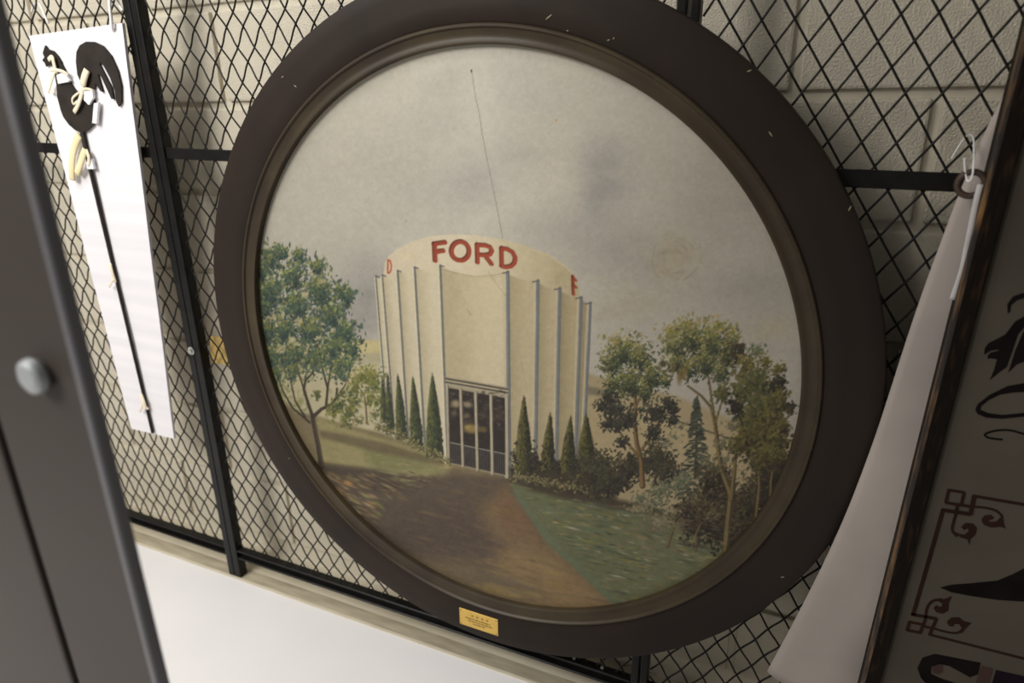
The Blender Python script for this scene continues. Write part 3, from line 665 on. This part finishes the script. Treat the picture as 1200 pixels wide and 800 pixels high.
CX, CZ, RO, RI = -0.5575, 0.8035, 0.6864, 0.5677
YC = -0.0335                                     # plane of the canvas
def make_canvas(parent):
    p = paint_picture()
    N = 640; R = RI + 0.009
    g = np.linspace(-R, R, N)
    gx, gz = np.meshgrid(g, g)
    P = np.stack([gx.ravel() + CX, np.full(N * N, YC), gz.ravel() + CZ], 1)
    d = P - np.array(EYE)
    cz_ = d @ np.array(FWD)
    sx = 600 + F_PX * (d @ np.array(RIGHT)) / cz_; sy = 400 - F_PX * (d @ np.array(UP)) / cz_
    fx = np.clip((sx - p.X0) * p.S, 0, p.w - 2.001); fy = np.clip((sy - p.Y0) * p.S, 0, p.h - 2.001)
    ix = fx.astype(int); iy = fy.astype(int); tx = (fx - ix)[:, None]; ty = (fy - iy)[:, None]
    A = p.a
    c = (A[iy, ix] * (1 - tx) + A[iy, ix + 1] * tx) * (1 - ty) + (A[iy + 1, ix] * (1 - tx) + A[iy + 1, ix + 1] * tx) * ty
    c = c / 255.0
    c = np.where(c <= 0.04045, c / 12.92, ((c + 0.055) / 1.055) ** 2.4)
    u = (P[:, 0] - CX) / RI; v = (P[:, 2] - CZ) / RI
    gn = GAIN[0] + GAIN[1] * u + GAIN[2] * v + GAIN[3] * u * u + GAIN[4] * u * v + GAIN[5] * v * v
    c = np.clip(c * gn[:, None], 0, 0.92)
    i, j = np.meshgrid(np.arange(N - 1), np.arange(N - 1))
    i = i.ravel(); j = j.ravel()
    q = np.stack([j * N + i, j * N + i + 1, (j + 1) * N + i + 1, (j + 1) * N + i], 1)
    rr = np.hypot(gx.ravel(), gz.ravel())
    q = q[(rr[q] < R).all(1)]
    used = np.unique(q); remap = np.full(N * N, -1); remap[used] = np.arange(len(used)); q = remap[q]
    me = bpy.data.meshes.new('canvas')
    me.vertices.add(len(used)); me.vertices.foreach_set('co', (P[used] - np.array(parent.location)).astype(np.float32).ravel())
    me.loops.add(q.size); me.loops.foreach_set('vertex_index', q.astype(np.int32).ravel())
    me.polygons.add(len(q)); me.polygons.foreach_set('loop_start', (np.arange(len(q)) * 4).astype(np.int32))
    me.update(calc_edges=True)
    at_ = me.color_attributes.new('paint', 'FLOAT_COLOR', 'POINT')
    at_.data.foreach_set('color', np.concatenate([c[used], np.ones((len(used), 1))], 1).astype(np.float32).ravel())
    m = bpy.data.materials.new('oil_paint'); m.use_nodes = True
    nt = m.node_tree; bs = nt.nodes['Principled BSDF']
    a = nt.nodes.new('ShaderNodeVertexColor'); a.layer_name = 'paint'
    nt.links.new(a.outputs['Color'], bs.inputs['Base Color'])
    bs.inputs['Roughness'].default_value = 0.6; bs.inputs['Specular IOR Level'].default_value = 0.3
    tc = nt.nodes.new('ShaderNodeTexCoord'); n = nt.nodes.new('ShaderNodeTexNoise'); n.inputs['Scale'].default_value = 240
    nt.links.new(tc.outputs['Object'], n.inputs['Vector'])
    bp = nt.nodes.new('ShaderNodeBump'); bp.inputs['Strength'].default_value = 0.12; bp.inputs['Distance'].default_value = 0.002
    nt.links.new(n.outputs['Fac'], bp.inputs['Height']); nt.links.new(bp.outputs['Normal'], bs.inputs['Normal'])
    me.materials.append(m)
    o = bpy.data.objects.new('canvas', me); COL.objects.link(o); o.parent = parent
    return tag(o, 'oil painting of a fluted round cream building among trees')

painting = empty('round_painting', (CX, -0.0135, CZ - RO), 'large round oil painting of a fluted cream building in a wide dark brown frame', 'painting')

def ring(name, prof, mat, seg=192, smooth=True):
    b = BM(); loops = []
    for k in range(seg):
        a = 2 * math.pi * k / seg
        loops.append([b.verts.new((CX + r * math.cos(a), y, CZ + r * math.sin(a))) for r, y in prof])
    n = len(prof)
    for k in range(seg):
        A, Bq = loops[k], loops[(k + 1) % seg]
        for i in range(n - 1): b.faces.new((A[i], A[i + 1], Bq[i + 1], Bq[i]))
    o = obj(name, b, mat, painting, smooth)
    if smooth:
        me = o.data
        bmx = bmesh.new(); bmx.from_mesh(me)
        for e in bmx.edges:
            if len(e.link_faces) == 2 and e.calc_face_angle() > math.radians(35): e.smooth = False
        bmx.to_mesh(me); bmx.free()
    return o
ring('frame', [(0.578, -0.0310), (0.578, -0.0136), (0.684, -0.0136), (0.6862, -0.016), (0.6866, -0.030), (0.6866, -0.0430), (0.6852, -0.0470), (0.682, -0.0484), (0.660, -0.0488), (0.630, -0.0486), (0.6015, -0.0484), (0.5995, -0.0470)], M['frame'])
ring('moulding', [(0.5998, -0.0440), (0.5996, -0.0498), (0.5975, -0.0520), (0.5945, -0.0520), (0.5925, -0.0498), (0.5915, -0.0478), (0.588, -0.0466), (0.582, -0.0454), (0.5765, -0.0452), (0.5720, -0.0468), (0.5690, -0.0462), (0.5677, -0.0440), (0.5677, -0.0325)], M['bead'])
canvas = make_canvas(painting)
# brass plate on the lower rail of the frame
b = BM(); add_box(b, -0.6345, -0.5370, -0.0503, -0.0486, 0.1405, 0.1865, 0.0004)
plaque = tag(obj('plaque', b, M['brass'], painting), 'small brass title plate with engraved lines')
def subpart(name, bm, mat, parent):
    o = obj(name, bm, mat); o.parent = parent; o.matrix_parent_inverse = parent.matrix_world.inverted()
    return o
bpy.context.view_layer.update()
b = BM()
for k in range(4): add_box(b, -0.6035 + k * 0.0125, -0.5985 + k * 0.0125, -0.0506, -0.0502, 0.1725, 0.1765)
subpart('heading', b, M['engrave_red'], plaque)
b = BM(); rr = random.Random(9)
for zz, xa, xb in ((0.1650, -0.619, -0.556), (0.1585, -0.612, -0.550), (0.1520, -0.600, -0.570)):
    x = xa
    while x < xb:
        w = rr.uniform(0.004, 0.010); add_box(b, x, min(x + w, xb), -0.0506, -0.0502, zz - 0.0016, zz + 0.0016); x += w + 0.0018
subpart('engraving', b, M['engrave'], plaque)
for (px, pz) in ((-0.6305, 0.1825), (-0.541, 0.1825), (-0.6305, 0.1445), (-0.541, 0.1445)):
    b = BM(); add_tube(b, [(px, -0.0502, pz), (px, -0.0508, pz)], 0.0016, 8); subpart('pin', b, M['engrave'], plaque)
# chips in the brown paint
for (x, y, l, an) in ((331, 90, .003, .3), (346, 101, .004, -.6), (643, 20, .008, .6), (665, 36, .002, 0), (713, 47, .003, .2), (719, 45, .002, 1), (903, 157, .006, -.9), (878, 83, .004, .3), (996, 244, .005, 1.2), (917, 676, .004, .5), (339, 537, .002, 0)):
    q = at(x, y, -0.0489); b = BM(); l *= 0.75
    add_tube(b, [(q.x - l * math.cos(an), -0.0489, q.z - l * math.sin(an)), (q.x, -0.0489, q.z), (q.x + l * math.cos(an), -0.0489, q.z + l * math.sin(an))], [0.0004, 0.0009, 0.0004], 6, flat=(Vector((0, 1, 0)), 0.5))
    obj('paint_chip', b, M['chip'], painting)

# yellow paper tag tucked behind the frame, on the far side of the mesh
a0, a1, a2, a3 = [at(x, y, 0.012) for x, y in ((246, 393), (266, 396), (269, 428), (247, 424))]
b = BM(); add_poly(b, [a0, a1, a2, a3], 0.0012)
tag(obj('paper_tag', b, M['tagpaper']), 'small yellow paper tag behind the mesh at the left rim of the painting', 'tag')

# ------------------------------------------------------------------ foam board with the weathervane
YB = -0.030
tl, tr_, br, bl = [at(x, y, YB) for x, y in ((34, 42), (143, 27), (204, 514), (154, 502))]
def board_pt(u, v):
    t = Vector(tl).lerp(tr_, u); q = Vector(bl).lerp(br, u); return t.lerp(q, v)
b = BM(); nv = 14; nu = 4; front = []
for i in range(nv + 1):
    front.append([b.verts.new(board_pt(j / nu, i / nv) + Vector((0, -0.0015 * math.sin(i * 1.1) * (1 if j % 2 else .4), 0))) for j in range(nu + 1)])
fs = []
for i in range(nv):
    for j in range(nu): fs.append(b.faces.new((front[i][j], front[i][j + 1], front[i + 1][j + 1], front[i + 1][j])))
ex = bmesh.ops.extrude_face_region(b, geom=fs)
for g in ex['geom']:
    if isinstance(g, bmesh.types.BMVert): g.co.y += 0.007
board = tag(obj('foam_board', b, M['foam'], smooth=False), 'tall tapering white foam board hung on the mesh, backing the iron rooster', 'board')

YV = YB - 0.006
vane = empty('weathervane', at(112, 330, YV), 'dark iron rooster weathervane on a long rod, tied to the white foam board', 'weathervane')
z4 = lambda L, s=4.0, ox=0, oy=0: [at(ox + x / s, oy + y / s, YV) for x, y in L]
tail = [(362, 350), (355, 290), (357, 245), (372, 213), (402, 195), (440, 196), (480, 215), (520, 262), (550, 330), (567, 400), (568, 480), (556, 500), (545, 480), (537, 425), (515, 365), (488, 315), (472, 290), (466, 300),
        (500, 368), (522, 410), (533, 465), (522, 464), (500, 417), (472, 356), (458, 345), (468, 385), (483, 432), (470, 428), (447, 388), (444, 410), (434, 430), (400, 425), (378, 385)]
b = BM(); add_poly(b, z4(tail), 0.004); obj('tail', b, M['iron'], vane)
body = [(105, 105), (140, 98), (168, 150), (190, 210), (222, 258), (255, 290), (290, 280), (322, 300), (345, 360), (342, 415), (325, 455), (295, 484), (262, 500), (225, 482), (190, 452), (160, 410), (145, 370), (127, 300), (122, 230), (112, 170)]
b = BM(); add_poly(b, z4(body, 4.709, 40, 50), 0.004); obj('body', b, M['iron'], vane)
head = [(60, 15), (74, 36), (104, 46), (130, 76), (148, 106), (130, 122), (100, 130), (84, 122), (66, 132), (58, 112), (44, 98), (56, 80), (47, 56)]
b = BM(); add_poly(b, [q + Vector((0, -.0002, 0)) for q in z4(head, 4.709, 40, 50)], 0.004); obj('head', b, M['iron'], vane)
b = BM(); add_tube(b, [at(96.5, 155, YV), at(104, 190, YV), at(137, 330, YV), at(179, 507, YV)], [0.0055, 0.0048, 0.0042, 0.0040], 10); obj('rod', b, M['iron'], vane, True)

def tie(label, strips, pads=(), loops=()):
    c = at(*strips[0][0][0], YV); root = empty('cotton_tie', c, label, 'tie', 'cotton ties on the weathervane')
    for pts, w, mt in strips:
        b = BM(); P = [Vector(at(x, y, YV - 0.004 - 0.003 * math.sin(math.pi * i / max(1, len(pts) - 1)))) for i, (x, y) in enumerate(pts)]
        P = smooth_path(P, 4)
        add_tube(b, P, w, 8, flat=(Vector((0, 1, 0)), 0.35)); obj('strap', b, M[mt], root, True)
    for pts in pads:
        b = BM(); add_poly(b, [at(x, y, YV - 0.005) for x, y in pts], 0.006); obj('pad', b, M['pad'], root)
    return root
tie('knotted cream cotton tie around the neck of the iron rooster', [([(57, 70), (61, 67), (63, 74), (66, 86)], 0.0052, 'cotton'), ([(59, 82), (66, 82), (74, 84), (80, 88)], 0.0035, 'cotton'), ([(64, 84), (60, 96), (57, 108)], 0.0038, 'cotton'), ([(57, 107), (63, 109), (62, 102)], 0.0022, 'cotton')],
    [[(66, 88), (75, 84), (81, 94), (79, 96), (68, 98)]])
tie('thick cream cotton tie with a loop across the body of the iron rooster', [([(102, 82), (99, 90), (97, 99)], 0.0095, 'cotton'), ([(98, 98), (95, 112), (91, 124), (87, 131)], 0.0055, 'cotton'), ([(93, 108), (85, 115), (86, 122), (91, 118)], 0.0026, 'cotton'), ([(94, 107), (101, 104), (109, 106)], 0.0028, 'cotton')],
    [[(99, 106), (108, 105), (109, 114), (104, 123), (98, 117)], [(110, 121), (115, 120), (113, 145), (108, 144)]])
tie('long curved cream foam strip tied below the rooster on its rod', [([(93, 158), (88, 170), (85, 183), (84, 200), (85, 210)], 0.0105, 'cream'), ([(100, 175), (97, 183), (93, 196), (90, 203)], 0.0095, 'cream'), ([(101, 176), (104, 184), (104, 194)], 0.0050, 'cotton')],
    [[(101, 190), (107, 186), (110, 198), (102, 198)]])
tie('small cream cotton tie halfway down the weathervane rod', [([(129, 309), (131, 318), (135, 330)], 0.0052, 'cotton'), ([(133, 326), (130, 332), (128, 336)], 0.0030, 'cotton'), ([(132, 327), (136, 331)], 0.0034, 'cotton')])
tie('small cream cotton tie near the foot of the weathervane rod', [([(165, 462), (168, 470), (171, 479)], 0.0068, 'cotton'), ([(167, 468), (166, 476), (164, 482)], 0.0036, 'cotton'), ([(168, 474), (174, 479)], 0.0036, 'cotton')])

def wire_hook(label, pts, rad=0.0022):
    b = BM(); add_tube(b, smooth_path([at(x, y, Y) for x, y, Y in pts], 6), rad, 8)
    return tag(obj('wire_hook', b, M['vinyl'], smooth=True), label, 'hook', 'white wire hooks on the mesh')
wire_hook('white wire hook through the top right corner of the rooster board', [(144, 13, 0.006), (140, 6, 0.008), (135, -3, 0.000), (129, -3, -0.018), (128.5, 4, -0.032), (130, 20, -0.036), (131.5, 31, -0.036), (133, 36, -0.030)], 0.0032)
wire_hook('white wire hook at the top left corner of the rooster board', [(57, 27, -0.034), (53, 20, -0.034), (49, 10, -0.020), (45, 4, 0.006), (40, 6, 0.009), (37, 14, 0.008)], 0.0024)

# ------------------------------------------------------------------ the large sign on the right
YS = -0.115; TH = 0.035
def sx_at(z): return 0.1682 + 0.0165 * (z - 0.385) / 0.955
Z0s, Z1s, X1s = 0.145, 1.62, 0.92
sign = empty('painted_sign', ((sx_at(Z0s) + X1s) / 2, YS + TH, Z0s), 'large old framed sign with black and oxblood scrollwork, hanging at the right edge', 'sign')
def slanted(name, xa, xb, z0, z1, y0, y1, mat, bev=0.003):
    b = BM(); add_box(b, 0, 1, y0, y1, z0, z1, 0)
    for v in b.verts: v.co.x = (xa if v.co.x < .5 else xb) + sx_at(v.co.z)
    if bev: bmesh.ops.bevel(b, geom=list(b.edges), offset=bev, segments=2, profile=.6, affect='EDGES')
    return obj(name, b, mat, sign)
slanted('board', 0.020, 0.71, Z0s + 0.03, Z1s - 0.03, YS + 0.008, YS + TH, M['sign'], 0)
slanted('gilt_edge', -0.0005, 0.0055, Z0s, Z1s, YS - 0.0006, YS + 0.012, M['sign_edge'], 0.0015)
slanted('frame_rail', 0.0, 0.0272, Z0s, Z1s, YS + 0.0002, YS + TH, M['sign_frame'])
slanted('frame_rail', 0.71, 0.737, Z0s, Z1s, YS, YS + TH, M['sign_frame'])
slanted('frame_rail', 0.028, 0.709, Z0s, Z0s + 0.03, YS, YS + TH, M['sign_frame'])
slanted('frame_rail', 0.028, 0.709, Z1s - 0.03, Z1s, YS, YS + TH, M['sign_frame'])
YL = YS + 0.0074
def mark(name, mat, polys=(), lines=(), s=3.3333, ox=1040, oy=560, label=None):
    b = BM(); layer = 0
    for P in polys: add_poly(b, [at(ox + x / s, oy + y / s, YL) for x, y in P], 0.001)
    for P, w in lines:
        pts = smooth_path([at(ox + x / s, oy + y / s, YL) for x, y in P], 5) if len(P) > 2 and w > 0 else [at(ox + x / s, oy + y / s, YL) for x, y in P]
        w = abs(w); n = len(pts); L = []; R_ = []
        for i, q in enumerate(pts):
            t = (pts[min(i + 1, n - 1)] - pts[max(i - 1, 0)]).normalized(); nn = Vector((-t.z, 0, t.x)) * (w / 2)
            L.append(q + nn); R_.append(q - nn)
        lv = [b.verts.new(q) for q in L]; rv = [b.verts.new(q) for q in R_]
        fs = [b.faces.new((lv[i], lv[i + 1], rv[i + 1], rv[i])) for i in range(n - 1)]
        layer += 1
        for v in lv + rv: v.co.y -= 0.00012 * layer
        ex = bmesh.ops.extrude_face_region(b, geom=fs)
        for g in ex['geom']:
            if isinstance(g, bmesh.types.BMVert): g.co.y += 0.001
    o = obj(name, b, mat, sign)
    if label: o['label'] = label
    return o
W1 = 0.0055; W2 = 0.0042
mark('border_line', M['sign_red'], lines=[([(218, 122), (160, 328), (100, 535)], -W1), ([(335, 70), (560, 108)], -W2), ([(160, 610), (560, 712)], -W2 * .9)])
mark('corner_knot', M['sign_red'], lines=[([(238, 47), (302, 57)], -W2), ([(300, 57), (288, 108)], -W2), ([(240, 45), (228, 97)], -W2), ([(226, 96), (330, 112)], -W2), ([(340, 66), (324, 142)], -W1), ([(276, 98), (266, 140)], -W2), ([(212, 124), (326, 141)], -W1)])
mark('corner_knot', M['sign_red'], lines=[([(92, 532), (194, 550)], -W1), ([(192, 548), (165, 612)], -W1 * .8), ([(85, 562), (142, 573)], -W2), ([(140, 572), (127, 606)], -W2), ([(129, 604), (74, 593)], -W2), ([(76, 594), (87, 560)], -W2), ([(150, 545), (136, 582)], -W2 * .8), ([(138, 578), (178, 586)], -W2 * .8)])
mark('scroll', M['sign_red'], polys=[[(452, 150), (456, 182), (463, 197), (440, 190), (405, 194), (375, 182), (366, 162), (380, 146), (405, 144), (418, 156), (404, 164), (396, 162), (400, 172), (425, 170), (440, 155)]], lines=[([(330, 112), (380, 116), (425, 128), (450, 152)], W2 * .8)])
mark('scroll', M['sign_red'], polys=[[(262, 210), (285, 232), (312, 240), (320, 262), (325, 238), (345, 220), (350, 195), (335, 178), (305, 176), (288, 192), (300, 204), (312, 196), (318, 208), (300, 222), (280, 218)]], lines=[([(268, 140), (258, 175), (254, 205), (272, 228)], W2 * .9)])
mark('scroll', M['sign_red'], polys=[[(196, 480), (225, 472), (252, 462), (240, 488), (238, 518), (215, 530), (190, 524), (180, 508), (190, 496), (204, 504), (214, 500), (212, 488)]], lines=[([(148, 552), (156, 505), (178, 480), (215, 474)], W2 * .9)])
mark('scroll', M['sign_red'], polys=[[(232, 560), (250, 545), (280, 544), (300, 560), (328, 566), (308, 585), (292, 605), (270, 606), (290, 588), (280, 570), (262, 570), (258, 580), (240, 578)]], lines=[([(176, 586), (225, 600), (270, 605), (296, 592)], W2 * .8)])
mark('painted_horn', M['sign_black'], [[(206, 428), (250, 417), (330, 411), (430, 401), (490, 376), (560, 340), (560, 484), (430, 476), (330, 461), (250, 446)]])
mark('painted_letter', M['sign_black'], [[(117, 742), (137, 702), (185, 687), (364, 722), (354, 766), (322, 778), (240, 733), (205, 727), (172, 736), (170, 764), (206, 782), (300, 812), (280, 850), (160, 812), (130, 780)]])
mark('letter_dot', M['sign_rose'], [[(176, 738), (196, 727), (216, 734), (217, 755), (200, 767), (178, 760)]])
mark('letter_bar', M['sign_rose'], [[(368, 733), (414, 745), (396, 812), (346, 800)]])
mark('painted_letter', M['sign_purple'], [[(424, 750), (560, 780), (560, 850), (400, 830)]])
K = dict(s=3.3333, ox=1040, oy=320)
mark('black_flourish', M['sign_black'], [[(470, 157), (468, 122), (490, 92), (520, 80), (570, 72), (570, 96), (533, 97), (505, 106), (483, 126), (480, 150)]], **K)
mark('black_flourish', M['sign_black'], [[(378, 318), (380, 295), (394, 274), (430, 256), (460, 240), (500, 188), (560, 155), (560, 180), (510, 240), (490, 300), (466, 366), (438, 386), (400, 417), (416, 380), (428, 336), (402, 332), (392, 335), (390, 324), (404, 310), (432, 304), (434, 298), (404, 302), (388, 312)]], **K)
mark('black_flourish', M['sign_black'], [[(472, 388), (500, 300), (530, 230), (570, 190), (570, 340), (533, 346), (505, 356)]], **K)
mark('black_flourish', M['sign_black'], [[(570, 424), (533, 430), (470, 441), (400, 475), (352, 512), (343, 535), (352, 550), (385, 564), (450, 569), (533, 560), (570, 552), (570, 540), (533, 546), (450, 554), (395, 547), (364, 534), (366, 520), (395, 496), (440, 474), (490, 466), (533, 464), (570, 462)]], **K)
mark('black_flourish', M['sign_black'], lines=[([(570, 640), (533, 628), (480, 614), (430, 614), (390, 624), (381, 634), (400, 644), (450, 650)], 0.0026)], **K)
# rusty ring on the side of the sign
rc = at(1138, 215.5, -0.098)
b = BM()
for k in range(1):
    N = 28; T = 10; rings = []
    for i in range(N):
        a = 2 * math.pi * i / N; rings.append([b.verts.new((rc.x + (0.0150 + 0.0042 * math.cos(2 * math.pi * j / T)) * math.cos(a), rc.y + 0.0042 * math.sin(2 * math.pi * j / T), rc.z + (0.0150 + 0.0042 * math.cos(2 * math.pi * j / T)) * math.sin(a))) for j in range(T)])
    for i in range(N):
        for j in range(T): b.faces.new((rings[i][j], rings[i][(j + 1) % T], rings[(i + 1) % N][(j + 1) % T], rings[(i + 1) % N][j]))
add_tube(b, [(rc.x + 0.017, rc.y, rc.z), (sx_at(rc.z) + 0.004, rc.y, rc.z)], 0.0035, 8)
tag(obj('hanging_ring', b, M['rust'], sign, True), 'rusty iron ring screwed into the side')

wire_hook('bent white wire hook holding the rusty ring of the sign to the mesh', [(1115, 186, 0.003), (1122, 174, 0.006), (1131, 161, 0.004), (1137, 158, -0.020), (1141, 164, -0.060), (1141, 190, -0.098), (1139, 207, -0.106), (1134, 212, -0.104), (1131, 200, -0.100), (1130, 185, -0.098)], 0.0011)
b = BM(); add_tube(b, smooth_path([at(1149, 216, -0.108), at(1144, 236, -0.108), (at(1133, 290, -0.104)), at(1127, 318, -0.100), at(1116, 351, -0.098)], 6), [0.0036] * 25, 8, flat=(Vector((0, 1, 0)), 0.3))
tag(obj('plastic_strip', b, M['clear'], smooth=True), 'thin pale plastic strip dangling from the rusty ring beside the sign', 'strip')

# ------------------------------------------------------------------ white foam sheet behind the sign
edge = [(1187, 66), (1176, 110), (1152, 160), (1120, 237), (1107, 272), (1092, 312), (1075, 360), (1061, 402), (1044, 455), (1026, 510), (1007, 562), (992, 600), (972, 645), (950, 690), (925, 738), (899, 786)]
top_e = smooth_path([at(x, y, -0.058) for x, y in edge], 4)
b = BM(); rows = []; nJ = 16
nE = len(top_e)
for i, q in enumerate(top_e):
    t = i / (nE - 1); row = []
    xr = 0.50
    for j in range(nJ + 1):
        s = (j / nJ) ** 1.3
        x = q.x + (xr - q.x) * s
        z = q.z - (0.05 * s * t) - (0.012 * math.sin(s * 14) * t ** 6)
        y = -0.0590 - 0.0150 * (1 - math.exp(-(x - q.x) / 0.045)) * (0.3 + 0.7 * t) - 0.0022 * math.sin((x - q.x) * 60 + t * 2.0) * t * min(1, (x - q.x) / 0.03)
        row.append(b.verts.new((x, y, z)))
    rows.append(row)
fs = []
for i in range(nE - 1):
    for j in range(nJ): fs.append(b.faces.new((rows[i][j], rows[i][j + 1], rows[i + 1][j + 1], rows[i + 1][j])))
ex = bmesh.ops.extrude_face_region(b, geom=fs)
for g in ex['geom']:
    if isinstance(g, bmesh.types.BMVert): g.co.y += 0.003
tag(obj('foam_sheet', b, M['sheet'], smooth=True), 'soft white foam sheet hanging between the sign and the round painting', 'padding sheet')

# ------------------------------------------------------------------ grey cabinet close to the camera
YK = -0.85
xr = -0.4835
cab = empty('storage_cabinet', (-0.65, YK + 0.03, 0), 'grey enamelled storage cabinet with a round knob, close up at the left edge', 'cabinet')
b = BM(); add_box(b, -0.80, -0.624, YK, YK + 0.02, 0.0, 2.0, 0.004, 2); obj('body', b, M['cabinet'], cab)
b = BM(); add_box(b, -0.630, -0.602, YK + 0.008, YK + 0.018, 0.02, 1.98); obj('seam', b, M['seam'], cab)
b = BM(); add_box(b, -0.608, xr, YK - 0.003, YK + 0.008, 0.01, 1.99, 0.004, 3); door = obj('door', b, M['cabinet'], cab)
b = BM(); add_box(b, xr - 0.0100, xr + 0.0006, YK - 0.0038, YK + 0.0088, 0.01, 1.99, 0.0050, 4); obj('lit_edge', b, M['edge'], cab)  # added strip, its pale colour stands for light caught by the rounded edge
kc = at(38, 441, YK - 0.01)
b = BM(); add_tube(b, [(kc.x, YK - 0.003, kc.z), (kc.x, YK - 0.006, kc.z), (kc.x, YK - 0.009, kc.z), (kc.x, YK - 0.013, kc.z), (kc.x, YK - 0.0150, kc.z)], [0.011, 0.0135, 0.0145, 0.0135, 0.010], 24)
bpy.context.view_layer.update()
subpart('knob', b, M['knob'], door)
